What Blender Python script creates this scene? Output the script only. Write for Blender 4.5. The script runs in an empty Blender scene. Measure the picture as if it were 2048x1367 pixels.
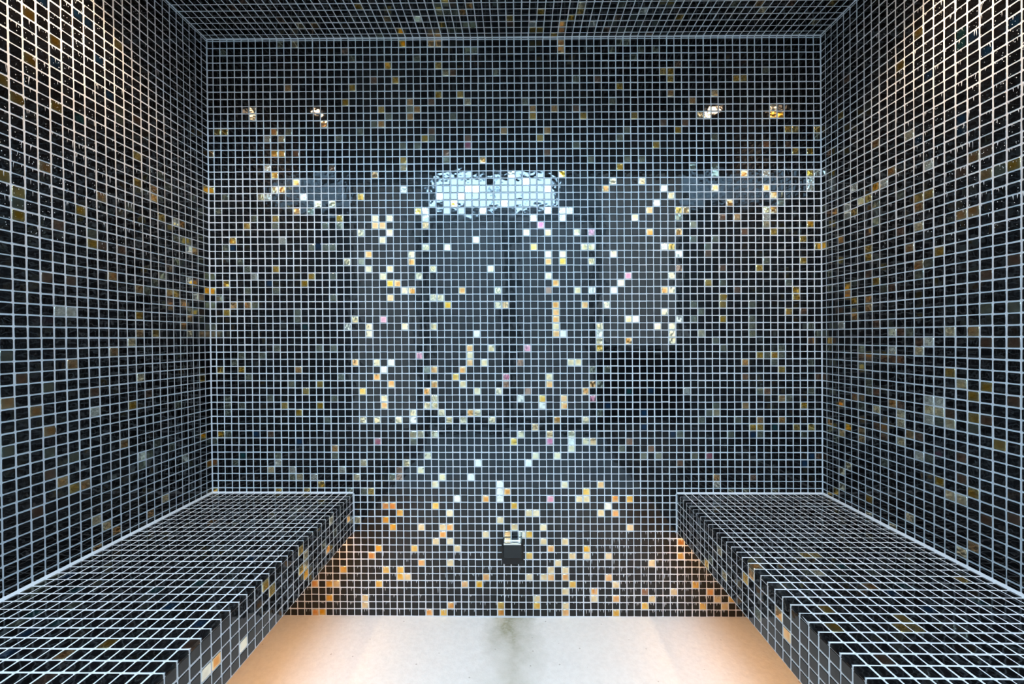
import bpy, math, random
import numpy as np
from mathutils import Matrix, Vector

rng = np.random.default_rng(11)
random.seed(11)
C = bpy.context.scene.collection
S = bpy.context.scene

# ---------------------------------------------------------------- camera, world, exposure
T = 0.025                       # one mosaic tile pitch, metres.  All lengths below are in tile pitches.
W, H, DEPTH = 84.85, 80.3, 47.0 # steam room width, height, depth
BL, BR, BZ, BB = 19.85, 64.85, 17.25, 11.85   # bench fronts, seat height, underside of the front panel
CAM = (42.797, -55.728, 38.962); YAW, PIT, ROL, F_PX = -0.01187, -0.01138, -0.00452, 802.45

def m(x, y, z): return ((x - 42.4) * T, y * T, z * T)

cy, sy = math.cos(YAW), math.sin(YAW); cp, sp = math.cos(PIT), math.sin(PIT); cr, sr = math.cos(ROL), math.sin(ROL)
Rv = Vector((cy, -sy, 0)); F0 = Vector((sy, cy, 0))
Fv = cp * F0 + Vector((0, 0, sp)); Uv = -sp * F0 + Vector((0, 0, cp))
Xv = cr * Rv + sr * Uv; Yv = -sr * Rv + cr * Uv
cam = bpy.data.cameras.new('camera'); cam.sensor_width = 36; cam.sensor_fit = 'HORIZONTAL'
cam.lens = F_PX / 2048 * 36; cam.clip_start = 0.01
camo = bpy.data.objects.new('camera', cam); C.objects.link(camo)
camo.matrix_world = Matrix(((Xv.x, Yv.x, -Fv.x, m(*CAM)[0]), (Xv.y, Yv.y, -Fv.y, m(*CAM)[1]), (Xv.z, Yv.z, -Fv.z, m(*CAM)[2]), (0, 0, 0, 1)))
S.camera = camo

S.view_settings.view_transform = 'Standard'
S.view_settings.look = 'None'
S.view_settings.gamma = 1.0
S.view_settings.use_curve_mapping = False
S.view_settings.exposure = 0.0
S.cycles.use_denoising = True
S.cycles.max_bounces = 10
S.cycles.glossy_bounces = 6
S.cycles.diffuse_bounces = 6
S.cycles.sample_clamp_indirect = 8.0

wd = bpy.data.worlds.new('world'); S.world = wd; wd.use_nodes = True
wd.node_tree.nodes['Background'].inputs[0].default_value = (0.7, 0.85, 1.0, 1)
wd.node_tree.nodes['Background'].inputs[1].default_value = 0.05

L_SPOT, L_LENS, L_STRIP, L_WINDOW, L_FILL = 3.6, 90.0, 25.0, 48.0, 31.0
COL_SPOT, COL_STRIP, COL_DAY = (1.0, 0.70, 0.44), (1.0, 0.50, 0.17), (0.41, 0.70, 1.0)

# ---------------------------------------------------------------- materials
def mat(name):
    ma = bpy.data.materials.new(name); ma.use_nodes = True
    return ma, ma.node_tree.nodes, ma.node_tree.links, ma.node_tree.nodes['Principled BSDF']
def noise(N, L, scale, detail=2, coords='Object', rough=0.5):
    tc = N.new('ShaderNodeTexCoord'); n = N.new('ShaderNodeTexNoise')
    n.inputs['Scale'].default_value = scale; n.inputs['Detail'].default_value = detail; n.inputs['Roughness'].default_value = rough
    L.new(tc.outputs[coords], n.inputs['Vector']); return n
def ramp(N, L, src, stops):
    r = N.new('ShaderNodeValToRGB'); e = r.color_ramp.elements
    while len(e) > 1: e.remove(e[-1])
    e[0].position, e[0].color = stops[0][0], stops[0][1]
    for p, c in stops[1:]:
        q = e.new(p); q.color = c
    L.new(src, r.inputs[0]); return r
def bump(N, L, b, src, dist, strength=1.0):
    bp = N.new('ShaderNodeBump'); bp.inputs['Distance'].default_value = dist; bp.inputs['Strength'].default_value = strength
    L.new(src, bp.inputs['Height']); L.new(bp.outputs[0], b.inputs['Normal']); return bp

def simple(name, col, rough=0.5, metal=0.0, nscale=None, ndist=0.0):
    ma, N, L, b = mat(name)
    b.inputs['Base Color'].default_value = (*col, 1); b.inputs['Roughness'].default_value = rough; b.inputs['Metallic'].default_value = metal
    n = noise(N, L, nscale or 40, 3)
    r = ramp(N, L, n.outputs[0], [(0.3, (*[c * 0.92 for c in col], 1)), (0.7, (*col, 1))]); L.new(r.outputs[0], b.inputs['Base Color'])
    if ndist: bump(N, L, b, n.outputs[0], ndist)
    return ma
def emitter(name, col, strength):
    ma, N, L, b = mat(name)
    b.inputs['Base Color'].default_value = (0.8, 0.8, 0.8, 1)
    b.inputs['Emission Color'].default_value = (*col, 1); b.inputs['Emission Strength'].default_value = strength
    return ma

# black glass tessera
M_GLASS, N, L, b = mat('black_glass_tile')
at = N.new('ShaderNodeAttribute'); at.attribute_name = 'tint'; L.new(at.outputs['Color'], b.inputs['Base Color'])
b.inputs['Roughness'].default_value = 0.045; b.inputs['IOR'].default_value = 1.47
n1 = noise(N, L, 48, 1); bump(N, L, b, n1.outputs[0], 0.00028)
# iridescent gold and pearl tessera
M_PEARL, N, L, b = mat('iridescent_glass_tile')
at = N.new('ShaderNodeAttribute'); at.attribute_name = 'tint'
n2 = noise(N, L, 45, 1)
mx = N.new('ShaderNodeMix'); mx.data_type = 'RGBA'; mx.blend_type = 'MULTIPLY'; mx.inputs['Factor'].default_value = 0.35
rp = ramp(N, L, n2.outputs[0], [(0.35, (0.45, 0.4, 0.3, 1)), (0.6, (1, 1, 1, 1))])
L.new(at.outputs['Color'], mx.inputs[6]); L.new(rp.outputs[0], mx.inputs[7]); L.new(mx.outputs[2], b.inputs['Base Color'])
b.inputs['Metallic'].default_value = 0.94; b.inputs['Roughness'].default_value = 0.09
n3 = noise(N, L, 55, 1); bump(N, L, b, n3.outputs[0], 0.0007)
# grout
M_GROUT, N, L, b = mat('pale_grout')
n4 = noise(N, L, 400, 4); n5 = noise(N, L, 6, 3)
r4 = ramp(N, L, n5.outputs[0], [(0.3, (0.56, 0.56, 0.56, 1)), (0.7, (0.66, 0.66, 0.66, 1))])
L.new(r4.outputs[0], b.inputs['Base Color']); b.inputs['Roughness'].default_value = 0.85; bump(N, L, b, n4.outputs[0], 0.0003)
# screed floor with its stain
M_FLOOR, N, L, b = mat('cream_screed')
tc = N.new('ShaderNodeTexCoord')
sep = N.new('ShaderNodeSeparateXYZ'); L.new(tc.outputs['Object'], sep.inputs[0])
nA = noise(N, L, 9, 6, rough=0.65); nB = noise(N, L, 60, 5, rough=0.7)
base = ramp(N, L, nB.outputs[0], [(0.3, (0.70, 0.675, 0.62, 1)), (0.6, (0.77, 0.745, 0.69, 1))])
def math_(op, a, bval=None, c=None):
    q = N.new('ShaderNodeMath'); q.operation = op
    for i, v in enumerate((a, bval, c)):
        if v is None: continue
        if isinstance(v, (int, float)): q.inputs[i].default_value = v
        else: L.new(v, q.inputs[i])
    return q.outputs[0]
dx = math_('ADD', sep.outputs['X'], 0.012)
dx = math_('ADD', dx, math_('MULTIPLY', math_('ADD', nA.outputs[0], -0.5), 0.22))
gx = math_('SUBTRACT', 1.0, math_('MULTIPLY', math_('ABSOLUTE', dx), 9.0))
gx = math_('MAXIMUM', gx, 0.0)
near = math_('MULTIPLY_ADD', sep.outputs['Y'], 3.2, 1.0)          # strongest at the back wall, below the outlet
near = math_('MAXIMUM', near, 0.45)
st = math_('MULTIPLY', math_('MULTIPLY', gx, near), math_('MULTIPLY_ADD', nB.outputs[0], 1.3, 0.15))
st = math_('MINIMUM', math_('MULTIPLY', st, 1.15), 0.85)
mxs = N.new('ShaderNodeMix'); mxs.data_type = 'RGBA'; L.new(st, mxs.inputs[0]); L.new(base.outputs[0], mxs.inputs[6])
mxs.inputs[7].default_value = (0.25, 0.24, 0.13, 1)
vor = N.new('ShaderNodeTexVoronoi'); vor.inputs['Scale'].default_value = 22; L.new(tc.outputs['Object'], vor.inputs['Vector'])
sp_ = ramp(N, L, vor.outputs['Distance'], [(0.0, (0.25, 0.22, 0.17, 1)), (0.045, (0.45, 0.4, 0.33, 1)), (0.07, (1, 1, 1, 1))])
mx2 = N.new('ShaderNodeMix'); mx2.data_type = 'RGBA'; mx2.blend_type = 'MULTIPLY'; mx2.inputs[0].default_value = 0.55
L.new(mxs.outputs[2], mx2.inputs[6]); L.new(sp_.outputs[0], mx2.inputs[7]); L.new(mx2.outputs[2], b.inputs['Base Color'])
b.inputs['Roughness'].default_value = 0.75; bump(N, L, b, nB.outputs[0], 0.0012)

M_SLAB = simple('bench_slab_concrete', (0.45, 0.43, 0.40), 0.9, 0, 30, 0.001)
M_WHITE = simple('white_painted_plaster', (0.80, 0.80, 0.79), 0.7, 0, 20)
M_PALE = simple('pale_floor_tile', (0.84, 0.85, 0.85), 0.35, 0, 5)
M_GREY = simple('grey_door_paint', (0.30, 0.32, 0.33), 0.5, 0, 12)
M_LOBBY = simple('grey_lobby_paint', (0.22, 0.22, 0.22), 0.7, 0, 20)
M_DARK = simple('dark_dado', (0.03, 0.033, 0.038), 0.45, 0, 12)
M_BLACK = simple('black_moulded_plastic', (0.007, 0.009, 0.010), 0.30, 0, 80)
M_MATT = simple('matt_black_plate', (0.004, 0.0045, 0.005), 0.6, 0, 80)
M_STEEL = simple('polished_steel', (0.92, 0.90, 0.86), 0.16, 1.0, 60)
M_ALU = simple('brushed_aluminium', (0.72, 0.72, 0.72), 0.3, 1.0, 90)
M_GLOW_L = emitter('frosted_daylit_glazing', (0.84, 0.93, 0.94), 0.86)
M_GLOW_R = emitter('frosted_daylit_glazing_bright', (0.84, 0.94, 0.97), 1.10)
M_GLOW_D = emitter('frosted_glass_door_leaf', (0.84, 0.92, 0.95), 0.36)
M_LENS = emitter('downlight_lens', COL_SPOT, L_LENS)
M_LED = emitter('warm_led_diffuser', COL_STRIP, L_STRIP)
M_SKY = emitter('daylit_window_pane', COL_DAY, L_WINDOW)
M_FILL = emitter('ceiling_panel_diffuser', COL_DAY, L_FILL)

# ---------------------------------------------------------------- helpers
def warp(V):
    """the room was tiled by hand: walls lean and the ceiling dips by a few millimetres"""
    V = np.array(V, float)
    u = np.clip(V[:, 0] / W, 0, 1); v = V[:, 2] / H
    V[:, 0] += (1 - u) * (-.13) + u * (.3 - .7 * v)
    V[:, 2] += ((1 - u) * .27 - u * .29) * v - .05 * (1 - v)
    return V

def link(name, verts, faces, mats, midx=None, smooth=None, tint=None, parent=None, dowarp=True):
    me = bpy.data.meshes.new(name)
    V = np.array(verts, float)
    if dowarp: V = warp(V)
    V = (V - np.array([42.4, 0, 0])) * T
    me.from_pydata(V.tolist() if len(V) < 5000 else V, [], faces)
    for q in mats: me.materials.append(q)
    if midx is not None: me.polygons.foreach_set('material_index', np.asarray(midx, np.int32))
    if smooth is not None: me.polygons.foreach_set('use_smooth', np.asarray(smooth, bool))
    else: me.polygons.foreach_set('use_smooth', np.zeros(len(me.polygons), bool))
    if tint is not None:
        a = me.color_attributes.new('tint', 'FLOAT_COLOR', 'POINT'); a.data.foreach_set('color', np.asarray(tint, np.float32).ravel())
    me.update()
    o = bpy.data.objects.new(name, me); C.objects.link(o)
    if parent: o.parent = parent; o.matrix_parent_inverse = Matrix.Translation(parent.location).inverted()
    return o

class MB:
    """collects boxes and mosaics into ONE mesh"""
    def __init__(s): s.v = []; s.f = []; s.m = []; s.s = []; s.t = []; s.n = 0
    def add(s, verts, faces, mi, sm=False, tint=(0, 0, 0, 1)):
        verts = np.asarray(verts, float).reshape(-1, 3)
        s.v.append(verts); k = s.n
        s.f += [[i + k for i in f] for f in faces]; s.m += [mi] * len(faces)
        s.s += ([sm] * len(faces) if isinstance(sm, bool) else list(sm))
        t = np.asarray(tint, float)
        s.t.append(np.tile(t, (len(verts), 1)) if t.ndim == 1 else t); s.n += len(verts)
    def box(s, x0, x1, y0, y1, z0, z1, mi=0):
        v = [(x, y, z) for x in (x0, x1) for y in (y0, y1) for z in (z0, z1)]
        s.add(v, [(0, 1, 3, 2), (4, 6, 7, 5), (0, 4, 5, 1), (2, 3, 7, 6), (0, 2, 6, 4), (1, 5, 7, 3)], mi)
    def build(s, name, mats, parent=None, tint=True, dowarp=True):
        return link(name, np.concatenate(s.v), s.f, mats, s.m, s.s, np.concatenate(s.t) if tint else None, parent, dowarp)

def thing(name, label, cat, loc, group=None):
    o = bpy.data.objects.new(name, None); C.objects.link(o); o.location = m(*loc); o.empty_display_size = 0.05
    o['label'] = label; o['category'] = cat
    if group: o['group'] = group
    return o
def struct(o): o['kind'] = 'structure'; return o

# accent colours: (edge, core); K and R darkened, dim light put into their colour
TINT = {'W': ((.95, .92, .80), (.97, .92, .74)), 'C': ((.92, .84, .62), (.94, .68, .34)), 'K': ((.36, .38, .31), (.40, .38, .26)),
        'G': ((.88, .68, .30), (.95, .47, .03)), 'O': ((.94, .70, .42), (.93, .38, .08)), 'P': ((.85, .55, .55), (.78, .22, .33)),
        'R': ((.42, .30, .23), (.38, .19, .11)), 'B': ((.006, .009, .016), (.005, .022, .050)), 'T': ((.006, .012, .013), (.005, .028, .030))}
OCT = np.array([(-1, -1, 1, 0), (1, -1, -1, 0), (1, -1, 0, 1), (1, 1, 0, -1), (1, 1, -1, 0), (-1, 1, 1, 0), (-1, 1, 0, -1), (-1, -1, 0, 1)], float)
def octo(hu, hv, c): return np.stack([OCT[:, 0] * hu + OCT[:, 2] * c, OCT[:, 1] * hv + OCT[:, 3] * c], 1)
Q = [[i, (i + 1) % 8] for i in range(8)]
F_PLAIN = [[a, b_, b_ + 8, a + 8] for a, b_ in Q] + [[a + 8, b_ + 8, b_ + 16, a + 16] for a, b_ in Q] + [list(range(16, 24))]
S_PLAIN = [True] * 16 + [False]
F_ACC = F_PLAIN[:16] + [[a + 16, b_ + 16, b_ + 24, a + 24] for a, b_ in Q] + [[a + 24, b_ + 24, 32] for a, b_ in Q]
S_ACC = [True] * 16 + [False] * 16

def mosaic(mb, O, U, V, Nn, ucells, vcells, acc, g=0.056, thick=0.04, proud=0.03, skip=None, mi=(0, 1), drips=None, mdrip=2, shade=1.0, splash=False):  # shade darkens accents on side surfaces: their dim light put into the colour
    """lay one glass tessera per grid cell on the plane O + u U + v V, standing proud along Nn"""
    O, U, V, Nn = (np.asarray(a, float) for a in (O, U, V, Nn))
    for (j, v0, v1) in vcells:
        for (i, u0, u1) in ucells:
            if skip and skip(u0, u1, v0, v1): continue
            t = acc.get((i, j))
            hu, hv = (u1 - u0) / 2 - g, (v1 - v0) / 2 - g
            hu += rng.normal(0, .006); hv += rng.normal(0, .006)
            if hu < .03 or hv < .03: continue
            cu, cv = (u0 + u1) / 2 + rng.normal(0, .010), (v0 + v1) / 2 + rng.normal(0, .010)
            rot = rng.normal(0, .008); tu, tv = rng.normal(0, .0055, 2); lift = rng.normal(0, .004)
            cc = min(.055, hu * .5, hv * .5)
            rings = [(octo(hu, hv, cc), -thick), (octo(hu - .012, hv - .012, cc), proud * .45), (octo(max(hu - .05, .01), max(hv - .05, .01), cc * .7), proud)]
            if t: rings.append((octo(hu * .5, hv * .5, hu * .18), proud))
            pts = np.concatenate([r for r, _ in rings]); hh = np.concatenate([np.full(8, h) for _, h in rings])
            if t: pts = np.concatenate([pts, [[0, 0]]]); hh = np.append(hh, proud)
            hh = np.where(hh > 0, hh + lift + tu * pts[:, 0] + tv * pts[:, 1], hh)
            c_, s_ = math.cos(rot), math.sin(rot)
            uu = cu + c_ * pts[:, 0] - s_ * pts[:, 1]; vv = cv + s_ * pts[:, 0] + c_ * pts[:, 1]
            P = O + uu[:, None] * U + vv[:, None] * V + hh[:, None] * Nn
            if t:
                e, k = TINT[t]; w = rng.uniform(.45, 1.0)
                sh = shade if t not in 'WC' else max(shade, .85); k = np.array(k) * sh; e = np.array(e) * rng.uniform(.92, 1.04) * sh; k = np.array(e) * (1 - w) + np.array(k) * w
                col = np.ones((33, 4)); col[:24, :3] = e; col[24:, :3] = k
                off = rng.normal(0, .10, 2)
                P[24:33] += (off[0] * U + off[1] * V)
                mb.add(P, F_ACC, mi[1] if t not in 'BT' else mi[0], S_ACC, col)
            else:
                d = rng.uniform(.6, 1.4)
                mb.add(P, F_PLAIN, mi[0], S_PLAIN, (.0034 * d, .0031 * d, .0033 * d, 1))
            if drips and rng.random() < drips(cu, cv):
                for _ in range(rng.integers(1, 3)):      # lime run hanging from the grout joint onto the glass
                    x = cu + rng.uniform(-.8, .8) * hu; top = cv + hv + .02
                    ln = rng.uniform(.12, .5) * (1.7 if rng.random() < .15 else 1); wd_ = rng.uniform(.02, .05)
                    xs = x + rng.normal(0, .03)
                    q = np.array([(x - wd_, top), (x + wd_, top), (xs + wd_ * .5, top - ln * .6), (xs - wd_ * .5, top - ln * .6), (xs, top - ln)])
                    P = O + q[:, :1] * U + q[:, 1:] * V + (proud + .02) * Nn
                    mb.add(P, [(0, 1, 2, 3), (3, 2, 4)], mdrip)
            if drips and splash and rng.random() < 1.6 * drips(cu, cv):
                for _ in range(rng.integers(1, 5)):      # dried limescale spots
                    x, y, rr = cu + rng.uniform(-.85, .85) * hu, cv + rng.uniform(-.85, .85) * hv, rng.uniform(.012, .038)
                    q = np.array([(x + rr * math.cos(a), y + 1.3 * rr * math.sin(a)) for a in np.arange(6) * math.pi / 3])
                    mb.add(O + q[:, :1] * U + q[:, 1:] * V + (proud + .02) * Nn, [range(6)], mdrip)

def cells(lines, start): return [(start + k, a, b_) for k, (a, b_) in enumerate(zip(lines[:-1], lines[1:]))]
def flip_rows(cs, n): return cs

ACC = {'back': {'B': '2,28 5,54 7,33 11,55 14,28 54,50 59,51 59,53 60,48 63,54 74,54 81,58 82,57',
          'C': '6,21 7,59 8,20 9,13 11,0 11,60 14,22 16,22 16,75 18,30 19,38 19,60 19,66 20,26 20,52 20,58 20,77 20,78 21,31 21,39 21,40 22,24 22,44 '
               '22,52 23,27 23,32 23,49 24,24 24,26 24,31 25,52 26,17 26,34 26,39 26,58 26,74 27,29 27,51 27,54 28,32 28,54 28,59 28,67 29,28 29,50 '
               '29,57 30,31 30,35 30,39 30,49 30,50 30,54 30,61 30,69 31,35 31,51 31,60 31,67 32,4 32,28 32,52 32,65 32,69 32,72 33,70 34,47 34,52 '
               '35,8 35,43 36,27 36,48 36,51 37,23 37,44 37,68 38,31 38,42 38,52 39,34 39,36 39,48 39,66 40,22 41,67 42,54 43,26 43,65 43,74 44,24 '
               '44,57 44,65 44,77 45,67 45,69 45,74 46,20 46,23 46,29 46,32 46,46 46,73 47,39 47,57 47,72 48,29 48,61 48,69 48,73 48,76 48,78 49,44 '
               '49,54 49,56 49,71 50,26 50,34 50,44 50,63 51,28 51,52 51,55 51,63 51,71 52,28 52,30 52,77 53,39 53,41 53,65 54,36 54,71 55,19 55,29 '
               '55,75 56,33 57,38 57,67 58,24 59,19 60,72 60,77 61,39 62,37 63,21 63,32 63,34 63,39 63,40 63,41 63,76 66,25 67,40 69,7 69,51 69,77 '
               '70,78 76,23 76,25',
          'G': '-1,20 -1,34 -1,62 0,12 0,45 0,54 1,12 1,33 1,37 2,27 3,45 4,25 8,15 8,18 8,24 8,31 8,62 9,15 9,50 11,51 12,33 12,48 12,62 13,32 '
               '14,47 14,50 14,61 14,79 15,75 15,77 17,24 17,73 18,8 19,6 20,21 20,48 21,62 22,70 22,75 23,9 23,66 23,73 24,3 24,33 24,67 25,5 25,65 '
               '25,73 25,74 26,0 26,16 27,70 28,23 29,13 30,64 31,3 31,7 31,79 32,36 33,22 33,46 34,7 36,75 39,78 41,55 41,64 43,68 43,71 44,10 '
               '44,28 44,78 45,13 45,49 48,18 48,30 49,75 51,10 51,62 51,70 53,42 55,79 56,6 56,17 57,63 58,10 59,78 61,14 62,4 63,4 63,5 63,28 '
               '64,12 64,23 64,71 66,75 67,78 68,33 70,35 70,36 70,38 71,77 72,5 73,5 74,53 75,31 75,43 75,53 77,10 77,26 77,43 78,10 78,45 79,12 '
               '79,37 80,12 80,15 80,34 80,35 80,53 81,27 81,30 81,50 82,15 82,18 82,25 82,53 83,12 83,28',
          'K': '-1,32 -1,36 -1,39 -1,40 -1,55 0,23 0,35 0,40 1,1 1,21 1,28 1,49 1,50 1,51 1,54 2,44 2,58 3,30 3,43 3,50 4,31 4,34 4,46 5,24 5,36 '
               '6,43 7,49 8,25 8,34 8,42 8,57 9,0 10,12 10,47 10,60 11,37 11,38 13,23 13,28 14,42 15,25 15,28 15,52 16,28 16,32 16,35 16,42 16,49 '
               '16,57 17,13 17,25 17,46 18,62 19,2 20,12 20,30 20,62 22,11 24,10 24,60 26,14 27,9 27,55 28,2 28,14 29,45 30,13 32,16 33,10 35,1 36,1 '
               '39,4 43,8 50,5 50,14 52,16 52,45 53,47 53,51 54,45 55,1 55,8 56,0 56,13 56,56 57,0 57,12 57,16 58,2 59,1 59,16 59,57 61,1 61,57 '
               '64,24 64,54 66,17 66,27 66,36 66,38 66,57 67,10 67,37 67,52 68,28 68,51 69,13 69,17 69,18 69,27 69,41 69,50 70,33 70,42 71,54 71,62 '
               '72,52 73,62 74,36 74,38 74,39 74,40 75,48 75,54 76,4 76,30 76,43 77,44 77,62 78,22 78,42 78,43 79,33 79,49 81,54 82,39 82,44 82,48 '
               '83,13 83,40',
          'O': '-1,15 2,36 4,36 8,12 9,20 10,6 11,19 11,23 11,45 13,75 13,79 15,11 16,56 19,44 21,29 21,71 22,18 22,25 22,46 23,11 23,25 23,50 23,64 '
               '24,35 24,47 24,64 25,33 27,8 27,10 27,30 27,34 28,9 28,72 29,25 29,48 29,79 30,0 30,45 30,47 31,0 31,68 32,67 32,78 34,34 34,45 '
               '34,75 35,42 35,44 35,51 37,16 37,63 37,74 39,79 40,12 40,36 40,62 40,68 44,9 44,53 46,12 46,26 46,30 46,47 46,54 46,70 46,74 47,9 '
               '47,33 47,36 47,37 47,38 47,40 47,52 48,0 48,1 48,49 48,50 48,74 48,79 51,36 51,48 52,47 52,55 52,76 53,61 54,20 54,74 55,63 55,65 '
               '55,77 57,41 60,23 60,26 62,34 63,7 64,26 64,69 65,23 66,8 68,76 69,20 69,60 71,22 72,24 73,18 73,44 73,50 75,52 76,20 77,21 77,23 '
               '78,49 78,52',
          'P': '22,55 23,38 28,43 35,14 40,46 43,42 45,25 46,55 46,63 52,26 52,49 57,32 68,57',
          'R': '-1,58 7,54 11,15 16,17 18,1 22,5 25,59 25,60 30,8 30,12 32,15 33,4 35,13 40,47 42,44 43,48 46,15 46,34 50,9 53,5 57,55 59,76 60,56 '
               '62,11 64,3 64,31 64,58 65,11 68,29 70,24 70,31 72,34 73,26 73,46 74,60 76,14 76,48 79,14 81,37 82,41 83,46 83,57',
          'T': '3,57 12,39 57,48 77,53',
          'W': '5,9 5,10 5,32 7,13 7,17 7,21 8,58 9,27 10,59 12,21 13,60 17,59 18,39 23,45 24,44 26,20 27,52 29,23 29,24 31,21 33,63 34,21 35,20 '
               '35,60 36,20 36,40 36,58 39,61 39,62 39,63 41,18 42,49 42,68 43,19 43,58 45,50 48,23 48,24 48,40 49,23 49,55 52,34 53,40 54,64 55,34 '
               '58,38 61,22 62,20 62,28 64,29 64,38 65,48 68,10 69,61 76,18 76,24 77,9 82,19 82,20 83,18'},
 'ceil': {'C': '13,2 50,5 73,4 81,2',
          'G': '22,5 26,1 32,2 33,6 41,3 44,1 45,1 45,4 47,0 49,3 50,4 63,3 81,5',
          'K': '23,0 32,4 32,5 33,1 33,4 34,1 34,4 35,2 36,2 55,5 69,5 80,0',
          'O': '15,2 25,3 31,0 35,4 36,5 48,2 72,5',
          'R': '6,5 8,6 11,3 14,1 30,0 41,2 48,1 54,1 55,3 60,0 76,5',
          'W': '29,3 44,2 52,2 58,4'},
 'left': {'B': '13,15 14,12 15,9 16,9 18,15 19,10',
          'C': '3,40 7,60 10,45 11,41 14,60 15,59',
          'G': '0,20 0,34 0,58 1,46 1,54 5,35 7,26 8,40 10,20 10,23 10,38 11,48 12,9 15,31 16,28 17,55 18,13 18,19 20,12 20,16 21,20 21,28 21,30 '
               '22,19 22,27',
          'K': '0,32 0,36 1,27 1,30 1,38 2,37 3,28 3,37 4,28 5,28 5,31 5,49 6,22 6,54 7,21 7,33 8,34 8,53 9,35 9,54 10,55 11,26 12,16 12,17 15,30 '
               '16,7 17,52 19,45 19,51 21,29 22,42 22,50',
          'O': '2,29 3,38 4,26 4,36 4,39 6,35 8,23 8,24 9,61 10,35 10,40 12,52 13,34 13,42 13,61 14,26 15,62 16,55 17,43 18,54 19,25 19,49 20,47 '
               '22,46',
          'R': '0,40 1,35 1,37 1,40 2,33 6,32 6,36 9,47 10,16 12,31 14,31 15,46 17,35 18,30 19,35 19,53 20,56 21,44',
          'T': '16,19',
          'W': '2,35 3,29 3,33 4,56 5,26 10,54 15,48 17,38 18,38'},
 'lfas': {'C': '6,0 12,1 12,2', 'G': '12,3 13,0 13,2 18,1 19,0', 'K': '5,2 8,2', 'O': '1,2 7,3 25,2', 'W': '22,3 26,2'},
 'ltop': {'B': '1,19 6,26 7,28 14,23 16,16 18,25',
          'G': '13,27',
          'K': '0,19 0,20 0,21 1,21 1,22 4,25 6,23',
          'O': '11,28',
          'R': '12,30 19,27',
          'T': '4,21 4,24 7,25 11,21 14,20'},
 'rfas': {'C': '11,1 12,3', 'G': '8,4 16,1', 'K': '9,3 18,3', 'O': '17,0 21,1 22,2'},
 'right': {'B': '13,20 14,14 17,20 17,21 18,13 19,15 21,14',
           'C': '3,58 3,60 4,57 6,24 7,62 8,49 10,62 11,49 11,50 11,52 12,19 12,60 13,29 13,42 14,48 15,48 16,40 16,49 16,56 17,45 17,56 17,61',
           'G': '0,28 1,41 1,62 2,61 3,12 4,34 4,52 5,25 5,36 7,24 7,30 7,31 7,60 8,23 8,34 11,11 13,9 13,26 14,26 15,32 15,55 16,44 18,46 18,48 '
                '18,55 19,45 20,50 21,26',
           'K': '0,23 1,32 1,34 1,42 1,53 2,54 6,42 6,44 6,49 7,46 7,47 8,25 8,27 9,35 9,55 11,25 12,40 13,34 14,33 14,53 15,49 18,49 19,38 20,26 '
                '21,38',
           'O': '1,52 2,24 3,49 3,53 5,38 6,52 6,53 7,36 7,37 8,18 10,22 10,48 12,31 12,51 13,27 13,33 17,29 18,24 18,29 18,40 18,60 19,26',
           'R': '1,16 1,24 3,28 4,8 4,35 5,48 6,43 7,28 7,33 7,43 8,39 8,47 8,51 9,43 9,51 9,52 10,35 10,43 11,29 11,40 11,43 11,48 13,41 13,51 '
                '16,48 17,25 17,52 17,54 19,24 19,35 19,41 19,48 19,57 21,34 21,41 21,46 21,56',
           'T': '17,12 17,13',
           'W': '3,39 4,24 4,25 5,22 9,23 10,40 10,42 13,53 14,23 14,41 14,47 14,49 15,47'},
 'rtop': {'B': '9,21 10,23',
          'C': '5,18',
          'G': '1,25 2,23 6,15 6,25 7,15 7,24 7,25 17,19',
          'K': '4,18 10,18',
          'O': '0,17 8,20',
          'R': '2,28',
          'T': '8,17 11,20 15,22'}}
def accents(key):
    d = {}
    for t, s in ACC[key].items():
        for q in s.split(): d[tuple(int(a) for a in q.split(','))] = t
    return d

# ---------------------------------------------------------------- steam room shell
MOS = [M_GLASS, M_PEARL, M_GROUT]
COLS = cells([0] + [.85 + c for c in range(84)] + [W], -1)                       # shared by back wall and ceiling
ROWS = [(r, 79 - r, 80 - r) for r in range(80)] + [(-1, 80, H)]                  # counted down from the ceiling
D_LEFT = cells([0] + list(np.arange(1, 47)) + [DEPTH], 0)
D_RIGHT = cells([0] + [k - .18 for k in range(1, 48)] + [DEPTH], 0)
D_CEIL = cells([0] + [k - .25 for k in range(1, 48)] + [DEPTH], 0)

mb = MB(); mb.box(-3, W + 3, 0, 3, -2, H + 3, 2)
def low(u, v):
    return (.8 if (52 < u < 72 and v < 11.5) else .45 if (13 < u < 52 and v < 9) else .0)
mosaic(mb, (0, 0, 0), (1, 0, 0), (0, 0, 1), (0, -1, 0), COLS, ROWS, accents('back'), drips=low)
struct(mb.build('wall_back', MOS))

def high(d, v): return .55 * math.exp(-((d - 22) / 9) ** 2) if v > 48 else .0
mb = MB(); mb.box(-3, 0, -DEPTH, 0, -2, H + 3, 2)
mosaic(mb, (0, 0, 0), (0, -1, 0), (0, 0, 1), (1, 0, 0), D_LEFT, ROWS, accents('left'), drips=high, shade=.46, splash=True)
struct(mb.build('wall_left', MOS))
mb = MB(); mb.box(W, W + 3, -DEPTH, 0, -2, H + 3, 2)
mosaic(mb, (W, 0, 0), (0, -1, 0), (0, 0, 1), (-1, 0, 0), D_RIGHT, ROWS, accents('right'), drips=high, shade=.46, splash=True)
struct(mb.build('wall_right', MOS))
mb = MB(); mb.box(0, W, -DEPTH, 0, H, H + 3, 2)
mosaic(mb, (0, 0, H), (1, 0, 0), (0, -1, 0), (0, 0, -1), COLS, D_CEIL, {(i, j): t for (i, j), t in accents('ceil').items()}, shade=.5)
struct(mb.build('ceiling', MOS))

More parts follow.
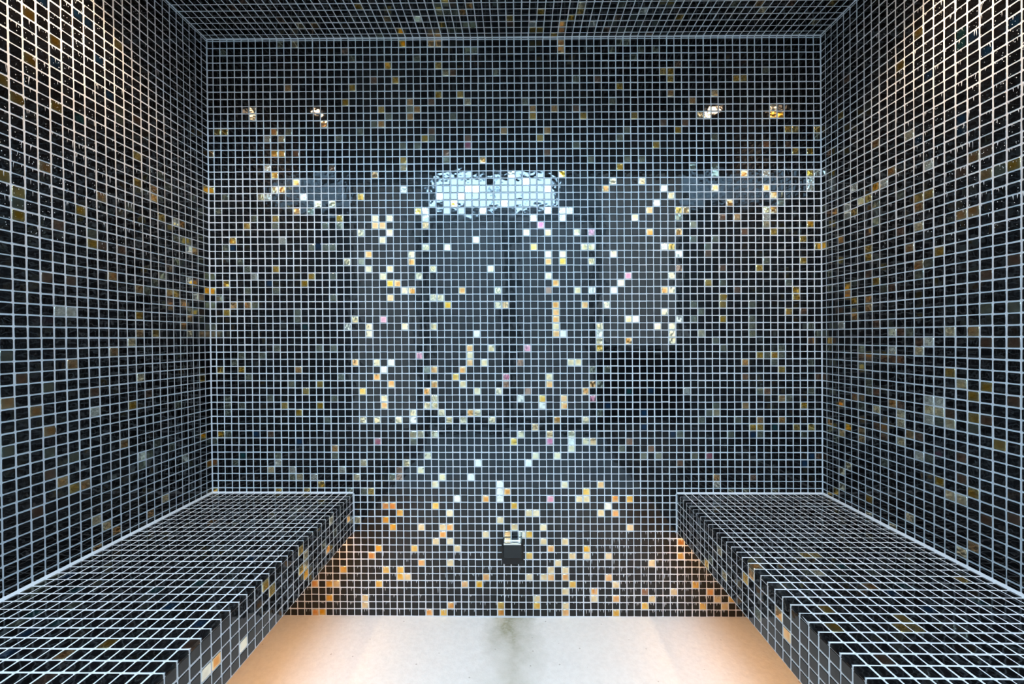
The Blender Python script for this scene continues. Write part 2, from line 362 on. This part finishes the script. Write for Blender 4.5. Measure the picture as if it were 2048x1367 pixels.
# floor: flat margins, a shallow fall towards the middle
prof = [(0, 0), (24.2, 0), (42, -.22), (61.5, 0), (W, 0)]
v, f = [], []
for (x, z) in prof:
    for y in (0, -DEPTH - 2): v += [(x, y, z), (x, y, -2)]
for k in range(4):
    a = 4 * k
    f += [(a, a + 2, a + 6, a + 4), (a + 1, a + 5, a + 7, a + 3), (a, a + 4, a + 5, a + 1), (a + 2, a + 3, a + 7, a + 6)]
struct(link('floor', v, f, [M_FLOOR]))

# sealant beads in the corners
def bead(k, pts):
    mb = MB(); mb.add(pts, [(0, 1, 2), (3, 5, 4), (0, 3, 4, 1), (1, 4, 5, 2), (2, 5, 3, 0)], 0); struct(mb.build('trim_%d' % k, [M_GROUT], tint=False))
w_ = .17
bead(1, [(0, 0, BZ), (w_, 0, BZ), (0, -w_, BZ), (0, 0, H), (w_, 0, H), (0, -w_, H)])
bead(2, [(W, 0, BZ), (W - w_, 0, BZ), (W, -w_, BZ), (W, 0, H), (W - w_, 0, H), (W, -w_, H)])
bead(3, [(0, 0, H), (0, -w_, H), (0, 0, H - w_), (W, 0, H), (W, -w_, H), (W, 0, H - w_)])
bead(4, [(0, 0, H), (w_, 0, H), (0, 0, H - w_), (0, -DEPTH, H), (w_, -DEPTH, H), (0, -DEPTH, H - w_)])
bead(5, [(W, 0, H), (W - w_, 0, H), (W, 0, H - w_), (W, -DEPTH, H), (W - w_, -DEPTH, H), (W, -DEPTH, H - w_)])

# ---------------------------------------------------------------- tiled benches
D_BENCH = cells([0] + [k + .17 for k in range(1, 47)] + [DEPTH], 0)
def bench(side, label):
    s = 1 if side == 'l' else -1
    wall = 0 if side == 'l' else W
    edge = BL if side == 'l' else BR
    root = thing('bench', label, 'bench', ((wall + edge) / 2, -DEPTH / 2, BB), 'tiled steam room benches')
    lo, hi = min(wall, edge), max(wall, edge)
    # slab: the concrete body carried by the side wall
    mb = MB(); mb.box(lo + (0 if s > 0 else .5), hi - (.5 if s > 0 else 0), -DEPTH + .5, 0, BB + .25, BZ - .4, 0)
    mb.build('slab', [M_SLAB], root, tint=False)
    # seat: mosaic top
    mb = MB(); mb.box(lo, hi, -DEPTH, 0, BZ - .4, BZ, 2)
    if side == 'l': cols = cells([0] + [.1 + k for k in range(1, 20)] + [BL + .1], 0)
    else: cols = cells([BR - .1] + [BR + k for k in range(1, 20)] + [W], 0)
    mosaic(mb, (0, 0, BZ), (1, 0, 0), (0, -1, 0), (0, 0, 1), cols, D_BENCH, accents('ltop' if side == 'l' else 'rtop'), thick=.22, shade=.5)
    mb.build('seat', MOS, root)
    # front panel
    mb = MB(); mb.box(min(edge, edge - .5 * s), max(edge, edge - .5 * s), -DEPTH, 0, BB, BZ - .4, 2)
    z0 = BZ - .22
    rows = [(k, z0 - 1.035 * (k + 1), z0 - 1.035 * k) for k in range(5)]
    mosaic(mb, (edge, 0, 0), (0, -1, 0), (0, 0, 1), (s, 0, 0), D_BENCH, rows, accents('lfas' if side == 'l' else 'rfas'))
    mb.build('front_panel', MOS, root)
    # end panel facing the doorway
    mb = MB(); mb.box(lo + .0, hi, -DEPTH - .5, -DEPTH, BB, BZ, 2)
    xs = [lo + k for k in range(20)] + [hi]
    mosaic(mb, (0, -DEPTH - .5, 0), (1, 0, 0), (0, 0, 1), (0, -1, 0), cells(xs, 0), rows, {})
    mb.build('end_panel', MOS, root)
    # sealant along the walls
    a = .28 * s
    mb = MB()
    mb.add([(wall, 0, BZ), (wall + a, 0, BZ), (wall, 0, BZ + .28), (wall, -DEPTH, BZ), (wall + a, -DEPTH, BZ), (wall, -DEPTH, BZ + .28)], [(0, 1, 2), (3, 5, 4), (0, 3, 4, 1), (1, 4, 5, 2), (2, 5, 3, 0)], 0)
    mb.add([(wall, 0, BZ), (wall, -.25, BZ), (wall, 0, BZ + .25), (edge, 0, BZ), (edge, -.25, BZ), (edge, 0, BZ + .25)], [(0, 1, 2), (3, 5, 4), (0, 3, 4, 1), (1, 4, 5, 2), (2, 5, 3, 0)], 0)
    mb.add([(edge, 0, BB), (edge + .2 * s, 0, BB), (edge, -.2, BB), (edge, 0, BZ), (edge + .2 * s, 0, BZ), (edge, -.2, BZ)], [(0, 1, 2), (3, 5, 4), (0, 3, 4, 1), (1, 4, 5, 2), (2, 5, 3, 0)], 0)
    mb.build('sealant', [M_GROUT], root, tint=False)
    return root
bench('l', 'black mosaic tiled bench along the left wall, white grout, blue and teal tiles')
bench('r', 'black mosaic tiled bench along the right wall, orange tiles on its front edge')

# warm light strips fixed under the benches
def led_strip(x, label):
    root = thing('light_strip', label, 'light', (x, -DEPTH / 2, BB), 'warm strips under the benches')
    mb = MB(); mb.box(x - .5, x + .5, -DEPTH + 1.5, -.8, BB - .12, BB + .02, 0); mb.build('channel', [M_ALU], root, tint=False)
    mb = MB(); mb.box(x - .4, x + .4, -DEPTH + 1.6, -.9, BB - .3, BB - .12, 0); mb.build('diffuser', [M_LED], root, tint=False)
led_strip(BL - 1.8, 'warm light strip hidden under the left bench')
led_strip(BR + 1.8, 'warm light strip hidden under the right bench')

# ---------------------------------------------------------------- downlights
def ring(cx, cy_, z0, z1, r0, r1, n=32):
    v = []; f = []
    for k in range(n):
        a = 2 * math.pi * k / n; c_, s_ = math.cos(a), math.sin(a)
        v += [(cx + r1 * c_, cy_ + r1 * s_, z1), (cx + (r1 - .1) * c_, cy_ + (r1 - .1) * s_, z0), (cx + r0 * c_, cy_ + r0 * s_, z0 + .05), (cx + r0 * c_, cy_ + r0 * s_, z1)]
        b2 = 4 * ((k + 1) % n); a2 = 4 * k
        f += [(a2 + q, a2 + (q + 1) % 4, b2 + (q + 1) % 4, b2 + q) for q in range(4)]
    return v, f
def disc(cx, cy_, z0, z1, r, n=32):
    v = [(cx + r * math.cos(2 * math.pi * k / n), cy_ + r * math.sin(2 * math.pi * k / n), z) for z in (z0, z1) for k in range(n)]
    f = [list(range(n))[::-1], list(range(n, 2 * n))] + [(k, (k + 1) % n, n + (k + 1) % n, n + k) for k in range(n)]
    return v, f
def downlight(x, y, label):
    zc = H + ((1 - x / W) * .27 - x / W * .29)
    root = thing('downlight', label, 'light', (x, y, zc), 'ceiling downlights')
    v, f = ring(x, y, zc - .25, zc - .0, 1.15, 1.8); mb = MB(); mb.add(v, f, 0, True); mb.build('trim_ring', [M_ALU], root, tint=False, dowarp=False)
    v, f = disc(x, y, zc - .16, zc - .06, 1.15); mb = MB(); mb.add(v, f, 0); mb.build('lens', [M_LENS], root, tint=False, dowarp=False)
    li = bpy.data.lights.new('downlight_beam', 'SPOT'); li.energy = L_SPOT * 10; li.color = COL_SPOT; li.spot_size = math.radians(106); li.spot_blend = 1.0; li.shadow_soft_size = 0.025
    lo = bpy.data.objects.new('downlight_beam', li); C.objects.link(lo); lo.location = m(x, y, zc - .9); lo.parent = root; lo.matrix_parent_inverse = Matrix.Translation(root.location).inverted()
downlight(6.3, -18, 'round downlight in the ceiling beside the left wall')
downlight(78.6, -18, 'round downlight in the ceiling beside the right wall')

# ---------------------------------------------------------------- steam outlet
OX, OZ0, OZ1 = 42.05, 9.2, 11.2
root = thing('steam_outlet', 'small black steam outlet box with a shiny top, low on the back wall', 'steam outlet', (OX, 0, OZ0))
def loft(secs):
    """rounded rectangular sections (hw, z0, z1, y, r) joined along y"""
    v, f = [], []; n = 16
    for (hw, z0, z1, y, r) in secs:
        for (cx, cz, a0) in ((hw - r, z1 - r, 0), (-hw + r, z1 - r, 90), (-hw + r, z0 + r, 180), (hw - r, z0 + r, 270)):
            for k in range(4):
                a = math.radians(a0 + k * 30); v.append((OX + cx + r * math.cos(a), y, cz + r * math.sin(a)))
    for q in range(len(secs) - 1):
        a = q * n; f += [(a + k, a + (k + 1) % n, a + n + (k + 1) % n, a + n + k) for k in range(n)]
    f += [list(range(n)), list(range(len(v) - n, len(v)))[::-1]]
    return v, f
v, f = loft([(1.5, 7.5, 11.0, -.02, .35), (1.5, 7.5, 11.0, -.26, .35), (1.4, 7.6, 10.9, -.36, .3)])  # plate runs on downward: the shadow under the outlet put into its shape
mb = MB(); mb.add(v, f, 0); mb.build('mounting_plate', [M_MATT], root, tint=False)
v, f = loft([(1.22, OZ0 + .1, OZ1 - .2, -.25, .12), (1.22, OZ0, OZ1 - .14, -1.1, .14), (1.24, OZ0, OZ1 - .1, -1.85, .14), (1.12, OZ0 + .1, OZ1 - .18, -2.0, .14)])
mb = MB(); mb.add(v, f, 0, [True] * 48 + [False] * 2); mb.build('housing', [M_BLACK], root, tint=False)
# shiny dish on top: a shallow tray with raised rims and a cross rib
mb = MB()
mb.box(OX - 1.12, OX + 1.12, -1.85, -.2, OZ1 - .16, OZ1 - .06, 0)
mb.box(OX - 1.16, OX + 1.16, -1.95, -1.80, OZ1 - .16, OZ1 + .05, 0)
mb.box(OX - 1.12, OX + 1.12, -1.02, -.86, OZ1 - .08, OZ1 + .05, 0)
for s in (-1, 1): mb.box(OX + s * .56 - .42, OX + s * .56 + .42, -.86, -.35, OZ1 - .08, OZ1 - .01, 0)
mb.build('top_dish', [M_STEEL], root, tint=False)
for s in (-1, 1):
    mb = MB(); a, b2 = sorted((OX + s * 1.10, OX + s * 1.30)); mb.box(a, b2, -1.75, -.2, OZ1 - .5, OZ1 + .02, 0); mb.build('side_rim', [M_BLACK], root, tint=False)
mb = MB()
for k in range(5): mb.box(OX - .9 + k * .4, OX - .7 + k * .4, -1.6, -.45, OZ0 - .12, OZ0 + .05, 0)
mb.build('vent_grille', [M_BLACK], root, tint=False)

# ---------------------------------------------------------------- the bright lobby in front of the open steam room
FY, NX0, NX1, LH = -115.0, -30.0, 115.0, 114.0
def slab(name, x0, x1, y0, y1, z0, z1, ma):
    mb = MB(); mb.box(x0, x1, y0, y1, z0, z1, 0); return struct(mb.build(name, [ma], tint=False, dowarp=False))
slab('floor_lobby', NX0, NX1, FY, -DEPTH - 2.0, -2, -.2, M_PALE)
slab('ceiling_lobby', NX0, NX1, FY, -DEPTH, LH, LH + 3, M_LOBBY)
slab('wall_lobby_near_left', NX0, -3, -DEPTH - 3, -DEPTH, -2, LH, M_LOBBY)
slab('wall_lobby_near_right', W + 3, NX1, -DEPTH - 3, -DEPTH, -2, LH, M_LOBBY)
slab('wall_lobby_near_top', -3, W + 3, -DEPTH - 3, -DEPTH, H + 3, LH, M_LOBBY)
slab('wall_lobby_left', NX0 - 3, NX0, FY, -DEPTH, -2, LH, M_LOBBY)
slab('wall_lobby_right', NX1, NX1 + 3, FY, -DEPTH, -2, LH, M_LOBBY)
WX0, WX1, WZ0, WZ1 = 6, 60, 93.5, 108
mb = MB()
for q in ((NX0, WX0, -2, LH), (WX1, NX1, -2, LH), (WX0, WX1, -2, WZ0), (WX0, WX1, WZ1, LH)): mb.box(q[0], q[1], FY - 3, FY, q[2], q[3], 0)
struct(mb.build('wall_lobby_far', [M_WHITE], tint=False, dowarp=False))
mb = MB()
for q in ((WX0, WX1, WZ0, WZ0 + 1), (WX0, WX1, WZ1 - 1, WZ1), (WX0, WX0 + 1, WZ0, WZ1), (WX1 - 1, WX1, WZ0, WZ1), (32.5, 33.5, WZ0, WZ1)): mb.box(q[0], q[1], FY - 1.5, FY - .5, q[2], q[3], 0)
wf = struct(mb.build('window_1', [M_WHITE], tint=False, dowarp=False))
mb = MB(); mb.box(WX0 + .5, WX1 - .5, FY - 1.2, FY - .9, WZ0 + .5, WZ1 - .5, 0); mb.build('window_pane', [M_SKY], wf, tint=False, dowarp=False)
mb = MB(); mb.box(4, 39.9, FY, FY + 1.4, -.2, 90, 0); mb.box(40.1, 76, FY, FY + 1.4, -.2, 90, 0)
dr = struct(mb.build('door_1', [M_GREY], tint=False, dowarp=False))
for x0, x1 in ((6, 37.5), (42.5, 74)):
    mb = MB(); mb.box(x0, x1, FY + 1.3, FY + 1.6, 5, 88, 0); mb.build('glazed_leaf', [M_GLOW_D], dr, tint=False, dowarp=False)  # glowing sheet added on the door so it reflects brighter in the tiles
for n_, x0, x1, z0, z1, ma in ((2, -27, 2, 2, 104, M_GLOW_L), (3, 78, 112, 35, 108, M_GLOW_R)):  # glowing panes added to brighten the far wall in the tile reflections
    mb = MB()
    for q in ((x0, x1, z0, z0 + 1), (x0, x1, z1 - 1, z1), (x0, x0 + 1, z0, z1), (x1 - 1, x1, z0, z1)): mb.box(q[0], q[1], FY, FY + .9, q[2], q[3], 0)
    fr = struct(mb.build('window_%d' % n_, [M_WHITE], tint=False, dowarp=False))
    mb = MB(); mb.box(x0 + .5, x1 - .5, FY + .1, FY + .5, z0 + .5, z1 - .5, 0); mb.build('window_pane', [ma], fr, tint=False, dowarp=False)
slab('trim_6', 77, NX1, FY, FY + 1, -.2, 33, M_DARK)  # thin dark panel standing in for a dark counter
root = thing('ceiling_light', 'square white ceiling light in the lobby outside the steam room', 'light', (42, -70, LH))  # unseen panel added to brighten the lobby floor and the room
mb = MB(); mb.box(12, 72, -86, -54, LH - 1.6, LH, 0); mb.build('frame', [M_ALU], root, tint=False, dowarp=False)
mb = MB(); mb.box(13, 71, -85, -55, LH - 1.9, LH - 1.6, 0); mb.build('diffuser', [M_FILL], root, tint=False, dowarp=False)
